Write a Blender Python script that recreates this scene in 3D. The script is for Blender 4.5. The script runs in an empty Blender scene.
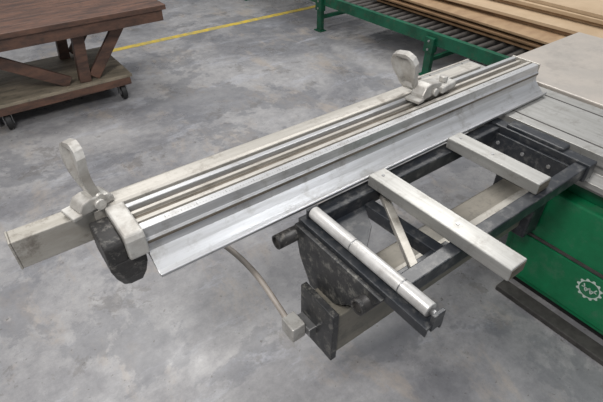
import bpy, bmesh, math, random
from mathutils import Vector, Matrix
random.seed(4)
C=bpy.context.collection
bpy.context.scene.view_settings.view_transform='Standard'

# ---------------------------------------------------------------- materials
def mat(name, col, rough=.5, metal=0., var=.0, col2=None, scale=8., stretch=(1,1,1), bump=0., rvar=0., p=(.38,.60), dirt=None, dk=.6, ds=17):
    m=bpy.data.materials.new(name); m.use_nodes=True
    nt=m.node_tree; N=nt.nodes; Lk=nt.links; b=N['Principled BSDF']
    b.inputs['Roughness'].default_value=rough; b.inputs['Metallic'].default_value=metal
    b.inputs['Base Color'].default_value=(*col,1)
    if var or col2 or bump:
        tc=N.new('ShaderNodeTexCoord'); mp=N.new('ShaderNodeMapping'); mp.inputs['Scale'].default_value=stretch
        no=N.new('ShaderNodeTexNoise'); no.inputs['Scale'].default_value=scale; no.inputs['Detail'].default_value=6; no.inputs['Roughness'].default_value=.7
        Lk.new(tc.outputs['Object'],mp.inputs[0]); Lk.new(mp.outputs[0],no.inputs['Vector'])
        cr=N.new('ShaderNodeValToRGB'); cr.color_ramp.elements[0].position=p[0]; cr.color_ramp.elements[1].position=p[1]
        c2=col2 if col2 else tuple(x*(1-var) for x in col)
        cr.color_ramp.elements[0].color=(*c2,1); cr.color_ramp.elements[1].color=(*col,1)
        Lk.new(no.outputs['Fac'],cr.inputs[0]); out=cr.outputs[0]
        if dirt:   # irregular grime / scuff patches
            n2=N.new('ShaderNodeTexNoise'); n2.inputs['Scale'].default_value=ds; n2.inputs['Detail'].default_value=9; n2.inputs['Roughness'].default_value=.75
            Lk.new(tc.outputs['Object'],n2.inputs['Vector'])
            r2=N.new('ShaderNodeValToRGB'); r2.color_ramp.elements[0].position=.52; r2.color_ramp.elements[1].position=.66
            r2.color_ramp.elements[0].color=(0,0,0,1); r2.color_ramp.elements[1].color=(dk,dk,dk,1)
            Lk.new(n2.outputs['Fac'],r2.inputs[0])
            mx=N.new('ShaderNodeMix'); mx.data_type='RGBA'; mx.inputs[7].default_value=(*dirt,1)
            Lk.new(r2.outputs[0],mx.inputs[0]); Lk.new(out,mx.inputs[6]); out=mx.outputs[2]
        Lk.new(out,b.inputs['Base Color'])
        if rvar:
            mr=N.new('ShaderNodeMapRange'); mr.inputs[3].default_value=rough+rvar; mr.inputs[4].default_value=max(.05,rough-rvar)
            Lk.new(no.outputs['Fac'],mr.inputs[0]); Lk.new(mr.outputs[0],b.inputs['Roughness'])
        if bump:
            bp=N.new('ShaderNodeBump'); bp.inputs['Strength'].default_value=bump; bp.inputs['Distance'].default_value=.01
            Lk.new(no.outputs['Fac'],bp.inputs['Height']); Lk.new(bp.outputs[0],b.inputs['Normal'])
    return m
ALU=mat('brushed_aluminium',(.58,.585,.59),.37,.65,col2=(.44,.44,.435),scale=2.5,stretch=(.6,10,10),rvar=.1,dirt=(.25,.23,.20),dk=.55,ds=9)
ALUB=mat('cross_bar_aluminium',(.43,.425,.405),.40,.55,col2=(.35,.345,.325),scale=3,stretch=(14,.8,14),rvar=.06,dirt=(.20,.185,.16),dk=.5,ds=20)
ALUD=mat('dirty_aluminium',(.44,.42,.38),.45,.4,col2=(.33,.31,.27),scale=4,stretch=(.8,3,3),dirt=(.14,.12,.10),dk=.75,ds=14)
ALUC=mat('anodised_cream',(.51,.485,.44),.42,.35,col2=(.39,.37,.33),scale=3,stretch=(.6,8,8),dirt=(.19,.165,.135),dk=.6,ds=12)
SLOT=mat('slot_dark',(.07,.065,.06),.7,.1,.4,scale=20)  # near-black tone shared by slots, pipe bores, gaps and scale ticks
GRIME=mat('slot_brown_grime',(.17,.145,.115),.6,.2,.5,scale=14,stretch=(.5,4,4))
GREYC=mat('cast_grey_paint',(.50,.49,.46),.42,.3,col2=(.36,.34,.31),scale=12,dirt=(.15,.13,.11),dk=.5)
BLK=mat('black_painted_steel',(.014,.017,.022),.34,.0,col2=(.028,.03,.034),scale=14,bump=.1,dirt=(.17,.165,.155),dk=.45,ds=22)
BLKW=mat('worn_black_plastic',(.014,.014,.014),.45,.0,col2=(.03,.028,.027),scale=30,bump=.2,dirt=(.22,.205,.185),dk=.65,ds=30)
ROLL=mat('roller_offwhite',(.60,.59,.57),.32,.3,.25,scale=9,dirt=(.25,.23,.2),dk=.4)
RUST=mat('scuffed_black_plate',(.02,.021,.023),.40,.1,col2=(.04,.04,.04),scale=16,bump=.1,dirt=(.26,.25,.22),dk=.65,ds=26)
ARM=mat('arm_grey_green',(.15,.14,.115),.45,.2,col2=(.21,.19,.155),scale=4,stretch=(.6,3,3),dirt=(.05,.05,.04),dk=.5)
GREEN=mat('green_enamel',(.005,.175,.066),.38,0,.25,scale=5,dirt=(.07,.155,.10),dk=.55,ds=7)
GREEND=mat('green_dark_enamel',(.0,.10,.04),.4,0,.2,scale=5)
CONVG=mat('conveyor_green',(.004,.10,.05),.42,0,.45,scale=6,dirt=(.09,.07,.05),dk=.4)
CAST=mat('saw_table_top',(.46,.415,.365),.4,.15,col2=(.38,.35,.315),scale=3,rvar=.08,dirt=(.24,.22,.20),dk=.5,ds=5)
PLYT=mat('plywood_top_sheet',(.48,.36,.235),.6,0,col2=(.40,.29,.18),scale=2)
PLY=mat('plywood',(.36,.245,.14),.6,0,col2=(.27,.17,.095),scale=4,stretch=(1,2,1))
PLYE=mat('hardboard_sheet',(.25,.15,.078),.6,0,col2=(.16,.095,.048),scale=6)
WOODR=mat('old_brown_wood',(.15,.078,.052),.5,0,col2=(.065,.038,.029),scale=5,stretch=(.8,5,3),bump=.2,dirt=(.035,.03,.026),dk=.5)
DECK=mat('weathered_deck',(.31,.26,.19),.6,0,col2=(.17,.145,.105),scale=4,stretch=(.8,3,1),dirt=(.09,.08,.06))
RUB=mat('rubber_black',(.015,.015,.015),.6)
STEEL=mat('zinc_steel',(.42,.42,.42),.35,.8,.3,scale=10)
CABLE=mat('cable_grey_beige',(.36,.32,.28),.5,0,.2,scale=20)
WHITE=mat('logo_white',(.5,.6,.53),.5)
YEL=mat('yellow_floor_paint',(.60,.43,.04),.5,0,col2=(.34,.29,.12),scale=9)
RSTL=mat('roller_dark_steel',(.12,.11,.10),.45,.5,.4,scale=5)
WALL=mat('painted_block_wall',(.45,.46,.46),.7,0,.15,scale=2)

# ---------------------------------------------------------------- helpers
def empty(name,loc=(0,0,0)):
    e=bpy.data.objects.new(name,None); e.location=loc; C.objects.link(e); e.empty_display_size=.1; return e
def obj(name,bm,m,par=None,bev=0.,smooth=False,seg=2):
    me=bpy.data.meshes.new(name); bmesh.ops.recalc_face_normals(bm,faces=bm.faces); bm.to_mesh(me); bm.free()
    for mm in (m if isinstance(m,list) else [m]): me.materials.append(mm)
    o=bpy.data.objects.new(name,me); C.objects.link(o)
    if par is not None: o.parent=par
    if smooth:
        for p in me.polygons: p.use_smooth=True
    if bev:
        b=o.modifiers.new('b','BEVEL'); b.width=bev; b.segments=seg; b.limit_method='ANGLE'; b.angle_limit=math.radians(40)
    return o
def box(name,x0,x1,y0,y1,z0,z1,m,par=None,bev=.003,rot=None):
    bm=bmesh.new(); bmesh.ops.create_cube(bm,size=1)
    c=Vector(((x0+x1)/2,(y0+y1)/2,(z0+z1)/2))
    for v in bm.verts: v.co=Vector((v.co.x*(x1-x0),v.co.y*(y1-y0),v.co.z*(z1-z0)))
    if rot: bmesh.ops.rotate(bm,verts=bm.verts,cent=(0,0,0),matrix=rot)
    for v in bm.verts: v.co+=c
    return obj(name,bm,m,par,bev)
def beam(name,p,q,w,h,m,par=None,bev=.003):
    p=Vector(p);q=Vector(q);d=q-p;L=d.length;d.normalize()
    up=Vector((0,0,1)) if abs(d.z)<.95 else Vector((1,0,0))
    s=d.cross(up).normalized(); u=s.cross(d)
    bm=bmesh.new(); bmesh.ops.create_cube(bm,size=1)
    for v in bm.verts: v.co=(p+q)/2+d*v.co.x*L+s*v.co.y*w+u*v.co.z*h
    return obj(name,bm,m,par,bev)
def tube(name,p,q,r,m,par=None,r2=None,seg=28,bev=0):
    p=Vector(p);q=Vector(q);d=q-p
    bm=bmesh.new(); bmesh.ops.create_cone(bm,cap_ends=True,segments=seg,radius1=r,radius2=r if r2 is None else r2,depth=d.length)
    M=Matrix.Translation((p+q)/2)@d.to_track_quat('Z','Y').to_matrix().to_4x4()
    bmesh.ops.transform(bm,matrix=M,verts=bm.verts)
    o=obj(name,bm,m,par,bev)
    for pl in o.data.polygons: pl.use_smooth=len(pl.vertices)==4
    return o
def pipe(name,p,q,r,ri,m,mi,par):      # hollow-ended pipe
    tube(name,p,q,r,m,par)
    d=(Vector(p)-Vector(q)).normalized(); P=Vector(p)
    bm=bmesh.new(); n=28
    t=d.to_track_quat('Z','Y')
    def ring(rad,off): return [bm.verts.new(P+d*off+t@Vector((rad*math.cos(2*math.pi*i/n),rad*math.sin(2*math.pi*i/n),0))) for i in range(n)]
    a=ring(r,.0);a2=ring(r,.012);b=ring(ri,.012);c=ring(ri,.0015)
    for i in range(n):
        j=(i+1)%n
        bm.faces.new((a[i],a[j],a2[j],a2[i])); bm.faces.new((a2[i],a2[j],b[j],b[i])); bm.faces.new((b[i],b[j],c[j],c[i]))
    bm.faces.new(c)
    obj(name+'_rim',bm,m,par)
    bm=bmesh.new(); vs=[bm.verts.new(P+d*.003+t@Vector((ri*.98*math.cos(2*math.pi*i/n),ri*.98*math.sin(2*math.pi*i/n),0))) for i in range(n)]
    bm.faces.new(vs); obj(name+'_bore',bm,mi,par)
def prof(name,pts,a0,a1,m,par=None,axis='X',bev=0.,smooth=False):
    """extrude a closed 2-D outline: axis X -> pts are (y,z); Y -> (x,z); Z -> (x,y)"""
    bm=bmesh.new()
    def mk(p,a):
        return {'X':(a,p[0],p[1]),'Y':(p[0],a,p[1]),'Z':(p[0],p[1],a)}[axis]
    A=[bm.verts.new(mk(p,a0)) for p in pts]; B=[bm.verts.new(mk(p,a1)) for p in pts]
    n=len(pts); bm.faces.new(A); bm.faces.new(B[::-1])
    for i in range(n): bm.faces.new((A[i],A[(i+1)%n],B[(i+1)%n],B[i]))
    return obj(name,bm,m,par,bev,smooth)
def curve(name,pts,r,m,par=None):
    cu=bpy.data.curves.new(name,'CURVE'); cu.dimensions='3D'; cu.bevel_depth=r; cu.bevel_resolution=5; cu.use_fill_caps=True
    sp=cu.splines.new('NURBS'); sp.points.add(len(pts)-1); sp.use_endpoint_u=True; sp.order_u=4
    for a,p in zip(sp.points,pts): a.co=(*p,1)
    cu.materials.append(m); o=bpy.data.objects.new(name,cu); C.objects.link(o)
    if par is not None: o.parent=par
    return o

# ---------------------------------------------------------------- floor / shell
def floor_mat():
    m=bpy.data.materials.new('sealed_concrete'); m.use_nodes=True
    nt=m.node_tree;N=nt.nodes;K=nt.links;b=N['Principled BSDF']
    tc=N.new('ShaderNodeTexCoord')
    def noise(sc,det,ro=.6,st=(1,1,1),dist=0.,rz=0):
        mp=N.new('ShaderNodeMapping'); mp.inputs['Scale'].default_value=st; mp.inputs['Rotation'].default_value=(0,0,rz)
        n=N.new('ShaderNodeTexNoise'); n.inputs['Scale'].default_value=sc;n.inputs['Detail'].default_value=det;n.inputs['Roughness'].default_value=ro;n.inputs['Distortion'].default_value=dist
        K.new(tc.outputs['Object'],mp.inputs[0]);K.new(mp.outputs[0],n.inputs['Vector']);return n
    def ramp(src,p0,p1,c0,c1):
        r=N.new('ShaderNodeValToRGB'); e=r.color_ramp.elements; e[0].position=p0;e[1].position=p1;e[0].color=(*c0,1);e[1].color=(*c1,1)
        K.new(src,r.inputs[0]);return r
    def mix(f,a,bb,mode='MIX'):
        x=N.new('ShaderNodeMix');x.data_type='RGBA';x.blend_type=mode
        if isinstance(f,float): x.inputs[0].default_value=f
        else: K.new(f,x.inputs[0])
        K.new(a,x.inputs[6]);K.new(bb,x.inputs[7]);return x
    def mul(src,k):
        q=N.new('ShaderNodeMath');q.operation='MULTIPLY';q.inputs[1].default_value=k;K.new(src,q.inputs[0]);return q.outputs[0]
    def rgb(c):
        q=N.new('ShaderNodeRGB');q.outputs[0].default_value=(*c,1);return q.outputs[0]
    big=ramp(noise(.8,6,.65,dist=.5).outputs['Fac'],.40,.58,(.20,.20,.21),(.34,.335,.335))
    fine=ramp(noise(11,10,.85).outputs['Fac'],.3,.7,(.62,.62,.64),(1.2,1.19,1.17))
    a=mix(1.,big.outputs[0],fine.outputs[0],'MULTIPLY').outputs[2]
    scr=ramp(noise(2.6,10,.8,(.5,1.4,1),.3,.6).outputs['Fac'],.54,.64,(0,0,0),(1,1,1))
    a=mix(mul(scr.outputs[0],.42),a,rgb((.42,.435,.48))).outputs[2]
    scr2=ramp(noise(2.0,9,.75,(1.4,.7,1),.3,.2).outputs['Fac'],.53,.64,(0,0,0),(1,1,1))
    a=mix(mul(scr2.outputs[0],.5),a,rgb((.36,.305,.25))).outputs[2]
    st=ramp(noise(.9,9,.68,dist=.3).outputs['Fac'],.53,.55,(0,0,0),(1,1,1))
    a=mix(mul(st.outputs[0],.42),a,rgb((.11,.115,.13))).outputs[2]
    st2=ramp(noise(3.1,8,.7,dist=.2,rz=1).outputs['Fac'],.59,.61,(0,0,0),(1,1,1))
    a=mix(mul(st2.outputs[0],.40),a,rgb((.12,.11,.10))).outputs[2]
    spk=ramp(noise(34,4,.6).outputs['Fac'],.66,.70,(0,0,0),(1,1,1))
    a=mix(mul(spk.outputs[0],.6),a,rgb((.07,.06,.05))).outputs[2]
    K.new(a,b.inputs['Base Color'])
    rr=N.new('ShaderNodeMapRange');rr.inputs[1].default_value=.3;rr.inputs[2].default_value=.7;rr.inputs[3].default_value=.18;rr.inputs[4].default_value=.55
    K.new(noise(2.5,6,.7).outputs['Fac'],rr.inputs[0]);K.new(rr.outputs[0],b.inputs['Roughness'])
    bp=N.new('ShaderNodeBump');bp.inputs['Strength'].default_value=.12;bp.inputs['Distance'].default_value=.01
    K.new(noise(14,6,.6).outputs['Fac'],bp.inputs['Height']);K.new(bp.outputs[0],b.inputs['Normal'])
    return m
box('floor',-7,13,-5,15,-.1,0,floor_mat(),bev=0)
box('wall_back',-7,13,14.8,15,0,6.5,WALL,bev=0)
box('wall_right',12.8,13,-5,14.8,0,6.5,WALL,bev=0)
box('wall_left',-7,-6.8,-5,14.8,0,6.5,WALL,bev=0)
e=empty('yellow_floor_line')
box('line_long',-3,4.45,5.26,5.35,.0,.003,YEL,e,0)
box('line_cross',4.36,4.45,5.35,11,.0,.003,YEL,e,0)

# ---------------------------------------------------------------- crosscut fence
F=empty('crosscut_fence')
X0,X1=.205,2.19
prof('front_profile',[(1.02,1.0),(1.016,.968),(1.007,.965),(1.007,.952),(1.014,.948),(1.008,.925),(.985,.903),(.962,.884),(.952,.878),(.944,.880),(.941,.890),(.936,.887),(.94,.874),(.952,.870),(.975,.878),(1.01,.895),(1.05,.905),(1.05,1.0)],X0,X1,ALU,F,bev=.0012)
box('face_groove_line',X0+.004,X1-.004,1.0055,1.0068,.954,.963,GRIME,F,0)  # thin brown strip laid in the face groove so its line reads darker
box('front_slot',X0+.01,X1-.01,1.05,1.062,.90,.990,GRIME,F,0)
prof('middle_rail',[(1.062,.90),(1.125,.90),(1.125,.992),(1.112,.992),(1.112,.980),(1.078,.980),(1.078,.997),(1.062,.997)],X0,X1,ALUC,F,bev=.001)
box('rail_groove_grime',X0,X1-.01,1.079,1.111,.978,.9805,GRIME,F,0)
box('scale_slot',X0,X1-.01,1.125,1.14,.90,.982,GRIME,F,0)
prof('middle_ridge',[(1.14,.9),(1.16,.9),(1.16,1.0),(1.14,1.0)],X0,X1,ALU,F,bev=.002)
box('back_slot',X0,X1-.3,1.16,1.175,.90,.975,SLOT,F,0)
prof('back_rail',[(1.175,.91),(1.245,.91),(1.245,1.0),(1.235,1.004),(1.185,1.004),(1.175,1.0)],.12,1.95,ALUC,F,bev=.002)
box('extension_bar',-.10,.13,1.18,1.24,.90,.999,ALUD,F,.003)
box('extension_end_cap',-.106,-.10,1.179,1.241,.899,1.0,ALUD,F,.002)
prof('cast_end_cap',[(1.0,.925),(1.03,.915),(1.17,.915),(1.17,1.008),(1.01,1.008),(1.0,.99)],.150,.207,GREYC,F,bev=.006)
# rough black casting: tapered lump whose foot narrows and leans inward
bm=bmesh.new()
lv=[(.094,.200,1.022,1.165,.915),(.094,.198,1.018,1.160,.885),(.104,.190,1.03,1.15,.84),(.118,.176,1.045,1.13,.80),(.128,.162,1.06,1.11,.788)]
rings=[]
for x0,x1,y0,y1,zz in lv:
    rings.append([bm.verts.new(p) for p in ((x0,y0+.01,zz),(x0+.02,y0,zz),(x1,y0,zz),(x1,y1,zz),(x0,y1,zz))])
bm.faces.new(rings[0]); bm.faces.new(rings[-1][::-1])
for a_,b_ in zip(rings,rings[1:]):
    for i in range(5): bm.faces.new((a_[i],b_[i],b_[(i+1)%5],a_[(i+1)%5]))
obj('black_end_casting',bm,BLKW,F,.004)
prof('black_end_block',[(1.022,.912),(1.165,.912),(1.165,.975),(1.15,.990),(1.035,.990),(1.022,.975)],.094,.150,BLKW,F,bev=.005)
box('far_end_cap',2.19,2.2,1.015,1.165,.89,1.003,ALUC,F,.003)
bm=bmesh.new()
for i in range(180):
    x=.28+i*.01; l=.010 if i%10==0 else (.006 if i%5==0 else .003)
    vs=[bm.verts.new(p) for p in ((x,1.03,1.0004),(x+.0012,1.03,1.0004),(x+.0012,1.03+l,1.0004),(x,1.03+l,1.0004))]; bm.faces.new(vs)
obj('scale_ticks',bm,SLOT,F)

# ---------------------------------------------------------------- flip stops
def flip_stop(name,loc,rotz,tilt,hs=.9,bs=1.,off=(0,0),ws=1.):
    E=empty(name,loc); E.rotation_euler=(0,0,rotz)
    q=lambda L:[(a*bs,b*bs) for a,b in L]
    prof('base_block',q([(-.06,.001),(.05,.001),(.05,.02),(.035,.035),(-.02,.045),(-.045,.04),(-.06,.02)]),-.03,.03,GREYC,E,'Y',bev=.005)
    if bs>1:
        box('base_wing',.04,.15,-.05,.045,.001,.03,GREYC,E,.006)
        tube('wing_knob',(.10,-.01,.03),(.10,-.01,.055),.018,GREYC,E,bev=.004)
    prof('base_foot',[(-.085*bs,.001),(-.055*bs,.001),(-.055*bs,.014),(-.085*bs,.014)],-.035,.035,GREYC,E,'Y',bev=.003)
    tube('pivot_pin',(off[0]-.035,off[1]-.034,.035),(off[0]-.035,off[1]+.034,.035),.012,GREYC,E)
    tube('clamp_disc',(.0,-.045,.02),(.0,-.03,.02),.016,GREYC,E)
    out=[(-.022,0),(.024,0),(.032,.03),(.036,.075),(.048,.115),(.058,.16),(.052,.19),(.032,.205),(.005,.207),(-.02,.195),(-.034,.165),(-.034,.12),(-.028,.07),(-.024,.03)]
    out=[(a*ws,b*hs) for a,b in out]
    R=Matrix.Translation((off[0]-.035,off[1],.03))@Matrix.Rotation(tilt,4,'Y')
    H=.207*hs
    cx=lambda z:-.016*math.sin(z/H*math.pi)
    rows=14
    def width(z):
        n=len(out); ys=[]
        for i in range(n):
            (y0,z0),(y1,z1)=out[i],out[(i+1)%n]
            if z0!=z1 and min(z0,z1)<=z<=max(z0,z1): ys.append(y0+(y1-y0)*(z-z0)/(z1-z0))
        return (min(ys),max(ys)) if ys else (0,0)
    bm=bmesh.new(); F_=[];B_=[]
    zs=[H*.999*(1-(1-i/rows)**1.3) for i in range(rows+1)]
    fr=(0,.16,.26,.5,.74,.84,1)
    for k,z in enumerate(zs):
        a,b=width(max(z,1e-5)); fa=[];fb=[]
        for j,f in enumerate(fr):
            rec=.016 if (2<=j<=4 and 2<=k<=rows-3) else 0.
            y=a+(b-a)*f
            fa.append(bm.verts.new(R@Vector((-.013+rec+cx(z),y,z))))
            fb.append(bm.verts.new(R@Vector((.013+cx(z),y,z))))
        F_.append(fa);B_.append(fb)
    n=len(fr)
    for k in range(rows):
        for j in range(n-1):
            bm.faces.new((F_[k][j],F_[k][j+1],F_[k+1][j+1],F_[k+1][j])); bm.faces.new((B_[k][j],B_[k+1][j],B_[k+1][j+1],B_[k][j+1]))
        bm.faces.new((F_[k][0],F_[k+1][0],B_[k+1][0],B_[k][0])); bm.faces.new((F_[k][-1],B_[k][-1],B_[k+1][-1],F_[k+1][-1]))
    for j in range(n-1):
        bm.faces.new((F_[0][j],B_[0][j],B_[0][j+1],F_[0][j+1])); bm.faces.new((F_[-1][j],F_[-1][j+1],B_[-1][j+1],B_[-1][j]))
    obj('paddle',bm,GREYC,E,.002)
    return E
flip_stop('flip_stop',(.135,1.205,1.005),math.radians(14),math.radians(-3),.88,1.,(.045,0))
flip_stop('flip_stop',(1.50,1.12,1.005),math.radians(8),math.radians(-20),.82,1.35,(-.015,.05),1.3)

# ---------------------------------------------------------------- outrigger frame
O=empty('outrigger_frame')
box('front_rail',.76,1.82,.51,.56,.795,.85,BLK,O,.004)
box('back_rail',.74,1.82,.90,.96,.79,.85,BLK,O,.004)
pipe('front_pipe',(.64,.575,.79),(.80,.575,.79),.026,.02,BLKW,SLOT,O)
pipe('back_pipe',(.60,.93,.80),(.78,.93,.80),.026,.02,BLKW,SLOT,O)
prof('near_end_rail',[(.68,.862),(.75,.862),(.75,.82),(.742,.82),(.742,.852),(.688,.852),(.688,.83),(.68,.83)],.375,.93,BLK,O,'Y',bev=.001)
prof('near_gusset_plate',[(.93,.845),(.52,.845),(.55,.80),(.68,.67),(.74,.62),(.84,.62),(.90,.72)],.663,.680,RUST,O,bev=.002)
tube('roller',(.722,.40,.885),(.722,.90,.885),.0225,ROLL,O,bev=.003)
tube('roller_axle_front',(.722,.375,.885),(.722,.40,.885),.010,STEEL,O)
box('roller_bracket_front',.70,.745,.372,.384,.84,.90,BLK,O,.002)
box('roller_bracket_back',.70,.745,.902,.914,.84,.90,BLK,O,.002)
for y in (.50,.70): tube('roller_ring_%d'%(y*100),(.722,y,.885),(.722,y+.004,.885),.0233,STEEL,O)
for nm,x0,x1,y0 in (('middle_cross_bar',1.0,1.08,.35),('far_cross_bar',1.44,1.52,.53)):
    box(nm,x0,x1,y0,.935,.853,.90,ALUB,O,.004)
    for i,yy in enumerate((y0+.22,.9)):
        tube(nm+'_screw_%d'%i,((x0+x1)/2,yy,.899),((x0+x1)/2,yy,.902),.006,STEEL,O,seg=12)
box('middle_bar_mouth',1.006,1.074,.3485,.352,.858,.894,GRIME,O,0)
box('far_bar_mouth',1.446,1.514,.5285,.532,.858,.894,GRIME,O,0)
box('far_end_rail',1.77,1.83,.50,.98,.78,.86,BLK,O,.005)
box('far_end_plate',1.755,1.77,.56,.96,.72,.83,BLK,O,.003)
for i,y in enumerate((.64,.76,.88)):
    tube('far_plate_bolt_%d'%i,(1.75,y,.79),(1.757,y,.79),.009,STEEL,O,seg=6)
box('far_hook',1.78,1.84,.62,.88,.82,.875,BLK,O,.006)
beam('diagonal_brace',(1.07,.93,.81),(.86,.56,.80),.03,.025,ALUD,O)
prof('corner_gusset',[(.80,.90),(.96,.90),(.90,.80),(.80,.72)],.79,.80,BLK,O,'Z',bev=.001)
beam('inner_black_tie',(.98,.92,.78),(1.0,.56,.78),.045,.05,BLK,O)
box('front_lower_channel',.80,1.05,.565,.60,.74,.80,BLK,O,.003)

# ---------------------------------------------------------------- swing arm
S=empty('swing_arm')
box('arm_beam',.64,1.80,.66,.80,.45,.645,ARM,S,.006)
box('arm_top_strip',.70,1.78,.665,.70,.645,.65,ALUD,S,.001)
box('arm_end_plate',.615,.64,.655,.83,.425,.665,RUST,S,.003)
box('arm_post',.685,.76,.68,.80,.645,.80,BLK,S,.004)
box('arm_bracket',1.74,1.85,.62,.84,.40,.70,BLK,S,.01)
curve('hose',[(.42,1.5,.62),(.47,1.35,.63),(.52,1.2,.63),(.54,1.05,.62),(.545,.95,.60),(.545,.86,.56),(.55,.81,.53)],.011,CABLE,S)
box('switch_box',.53,.585,.76,.83,.48,.55,GREYC,S,.005)
box('switch_plate',.585,.62,.74,.82,.49,.53,STEEL,S,.003)

# ---------------------------------------------------------------- saw
W=empty('sliding_table_saw')
prof('cabinet_body',[(.72,.06),(.745,.34),(.66,.62),(-1.0,.62),(-1.0,.06)],1.86,3.0,GREEN,W,bev=.008)
prof('cabinet_door',[(.695,.09),(.71,.345),(-.2,.345),(-.2,.09)],1.85,1.862,GREEN,W,bev=.004)
box('door_groove',1.852,1.862,-.9,.735,.352,.365,SLOT,W,.0)
box('plinth',1.9,2.95,-.95,.68,.0,.06,RUB,W,.004)
box('plinth_board',1.76,1.84,-.6,.66,.0,.03,SLOT,W,.004)
def logo(cy,cz,r):
    bm=bmesh.new(); n=48
    rin=[];ro=[]
    for i in range(n):
        a=2*math.pi*i/n; rr=r*(1.2 if (i//2)%2==0 else 1.0)
        ro.append(bm.verts.new((1.8485,cy+rr*math.cos(a),cz+rr*math.sin(a)))); rin.append(bm.verts.new((1.8485,cy+r*.9*math.cos(a),cz+r*.9*math.sin(a))))
    for i in range(n): bm.faces.new((ro[i],ro[(i+1)%n],rin[(i+1)%n],rin[i]))
    def stroke(p,q,w):
        p=Vector(p);q=Vector(q);d=(q-p).normalized();s=Vector((-d.y,d.x))*w
        bm.faces.new([bm.verts.new((1.8485,cy+v.x*r,cz+v.y*r)) for v in (p-s,q-s,q+s,p+s)])
    stroke((.6,.4),(.25,-.4),.06);stroke((.25,-.4),(0,.2),.06);stroke((0,.2),(-.25,-.4),.06);stroke((-.25,-.4),(-.6,.4),.06);stroke((.7,0),(-.7,0),.05)
    obj('gear_emblem',bm,WHITE,W)
logo(.31,.262,.047)
box('upper_body',1.92,2.95,-1.0,.9,.62,.84,GREEND,W,.006)
prof('carriage_profile',[(1.85,.72),(1.90,.72),(1.90,.68),(2.28,.68),(2.28,.865),(1.87,.865),(1.87,.82),(1.89,.81),(1.89,.775),(1.85,.745)],-1.1,1.46,ALUB,W,'Y',bev=.002)
for i,x in enumerate((1.93,2.2)): box('carriage_slot_%d'%i,x,x+.008,-1.09,1.45,.863,.8662,SLOT,W,0)
box('carriage_end_cap',1.86,2.29,1.46,1.475,.68,.868,ALUC,W,.004)
box('carriage_gap',2.28,2.31,-1.1,1.3,.77,.84,SLOT,W,0)
box('main_table',2.31,3.25,-1.1,1.33,.81,.87,CAST,W,.006)

# ---------------------------------------------------------------- conveyor
V=empty('roller_conveyor')
for x,s in ((3.6,1),(4.80,-1)):
    prof('side_rail_%d'%(x*100),[(x,.31),(x+.05*s,.31),(x+.05*s,.32),(x+.012*s,.32),(x+.012*s,.41),(x+.05*s,.41),(x+.05*s,.42),(x,.42)],.2,8.2,CONVG,V,'Y',bev=.001)
bm=bmesh.new()
y=.3
while y<8.1:
    r=bmesh.ops.create_cone(bm,cap_ends=True,segments=14,radius1=.026,radius2=.026,depth=1.13)
    bmesh.ops.transform(bm,matrix=Matrix.Translation((4.20,y,.385))@Matrix.Rotation(math.pi/2,4,'Y'),verts=r['verts']); y+=.10
obj('rollers',bm,RSTL,V)
for yy in (1.0,2.75,4.45,6.2):
    for x in (3.585,4.775):
        box('leg_%d_%d'%(yy*10,x*10),x-.005,x+.045,yy-.04,yy+.04,0,.30,CONVG,V,.004)
        box('foot_%d_%d'%(yy*10,x*10),x-.03,x+.07,yy-.06,yy+.06,0,.012,CONVG,V,.002)
        box('leg_collar_%d_%d'%(yy*10,x*10),x-.02,x+.05,yy-.055,yy+.055,.24,.38,CONVG,V,.003)
        for zz in (.27,.35): tube('collar_bolt_%d_%d_%d'%(yy*10,x*10,zz*100),(x-.028,yy,zz),(x-.02,yy,zz),.012,STEEL,V,seg=6)
    box('cross_tie_%d'%(yy*10),3.62,4.78,yy-.02,yy+.02,.14,.18,CONVG,V,.003)
# ---------------------------------------------------------------- panel stack
T=empty('wood_panel_stack')
z=.4215
spec=[(0,0,PLYE,.018),(.03,-.05,PLY,.02),(-.02,.05,PLYE,.018),(.05,.02,PLY,.02),(.0,-.04,PLY,.02),
      (.26,-.15,PLYE,.03),(.22,-.05,PLYT,.028),(.48,-.20,PLY,.03),(.45,-.30,PLYT,.03),(.50,-.25,PLYT,.03)]
for i,(dx,dy,mm,th) in enumerate(spec):
    R=Matrix.Rotation(math.radians(random.uniform(-1.5,1.5)),3,'Z')
    box('panel_%d'%i,3.92+dx,5.12+dx,1.3+dy,3.85+dy,z,z+th,mm,T,.002,rot=R); z+=th+.003
# ---------------------------------------------------------------- wooden cart
K=empty('wooden_cart')
for i in range(6):
    y0=3.9+i*.17
    box('top_plank_%d'%i,-1.2,1.48,y0,y0+.162,.73,.77,WOODR,K,.004)
box('top_apron_front',-1.15,1.45,3.92,3.96,.64,.73,WOODR,K,.004)
box('top_apron_back',-1.15,1.45,4.84,4.88,.64,.73,WOODR,K,.004)
box('top_apron_side',1.38,1.42,3.96,4.84,.64,.73,WOODR,K,.004)
for i in range(2):
    y0=4.0+i*.425
    box('deck_board_%d'%i,-1.0,1.10,y0,y0+.42,.20,.225,DECK,K,.003)
box('deck_beam_front',-1.0,1.08,4.0,4.05,.135,.20,WOODR,K,.004)
box('deck_beam_back',-1.0,1.08,4.80,4.85,.135,.20,WOODR,K,.004)
for x in (-.9,.0,1.0): box('deck_bearer_%d'%(x*10+20),x,x+.06,4.05,4.8,.135,.20,WOODR,K,.004)
for x in (-.85,.72):
    for y0 in (4.08,4.74):
        beam('post_%d_%d'%(x*100+200,y0*100),(x,y0,.225),(x+.05,y0,.70),.07,.09,WOODR,K)
beam('diagonal_stay_a',(.80,4.08,.25),(1.15,4.08,.68),.04,.09,WOODR,K)
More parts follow.
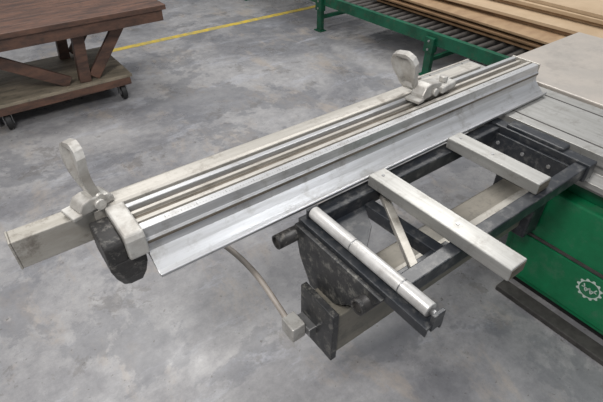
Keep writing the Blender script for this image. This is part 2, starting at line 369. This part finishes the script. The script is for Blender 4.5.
beam('diagonal_stay_b',(.80,4.74,.25),(1.15,4.74,.68),.04,.09,WOODR,K)
beam('diagonal_stay_c',(.60,4.08,.25),(-.1,4.08,.68),.04,.09,WOODR,K)
for x in (-.85,.06,1.0):
    for y0 in (4.07,4.74):
        n='%d_%d'%(x*100+200,y0*100)
        tube('caster_wheel_'+n,(x-.022,y0-.02,.066),(x+.022,y0-.02,.066),.066,RUB,K,bev=.006)
        tube('caster_hub_'+n,(x-.025,y0-.02,.066),(x+.025,y0-.02,.066),.024,STEEL,K)
        box('caster_fork_l_'+n,x-.034,x-.028,y0-.035,y0+.02,.045,.13,STEEL,K,.001)
        box('caster_fork_r_'+n,x+.028,x+.034,y0-.035,y0+.02,.045,.13,STEEL,K,.001)
        box('caster_plate_'+n,x-.04,x+.04,y0-.04,y0+.04,.130,.136,STEEL,K,.001)

# ---------------------------------------------------------------- lights
def area(n,loc,sx,sy,p,col=(1,1,1),tgt=None):
    l=bpy.data.lights.new(n,'AREA');l.shape='RECTANGLE';l.size=sx;l.size_y=sy;l.energy=p;l.color=col
    o=bpy.data.objects.new(n,l);o.location=loc;C.objects.link(o)
    if tgt: o.rotation_euler=(Vector(tgt)-Vector(loc)).to_track_quat('-Z','Y').to_euler()
    return o
area('key_light',(.6,5.0,5.5),3,1.2,150,(1,.98,.95))
area('key_light',(4.5,3.0,5.5),3,1.2,190,(1,.98,.95))
area('key_light',(-1.0,.2,3.8),1.0,1.0,110,(1,.97,.94),(.8,1.,.6))  # key light added low and tilted at the fence for directional contrast
area('key_light',(2.8,-1.5,5.0),2,1.2,50,(.95,.97,1))
w=bpy.data.worlds.new('World');bpy.context.scene.world=w;w.use_nodes=True
bg=w.node_tree.nodes['Background'];bg.inputs[0].default_value=(.90,.93,1,1);bg.inputs[1].default_value=.45

cd=bpy.data.cameras.new('camera');cd.lens=27.1;cd.sensor_width=36
co=bpy.data.objects.new('camera',cd);co.location=(0,0,1.85);co.rotation_euler=(math.radians(51.5),0,math.radians(-36.7));C.objects.link(co)
bpy.context.scene.camera=co
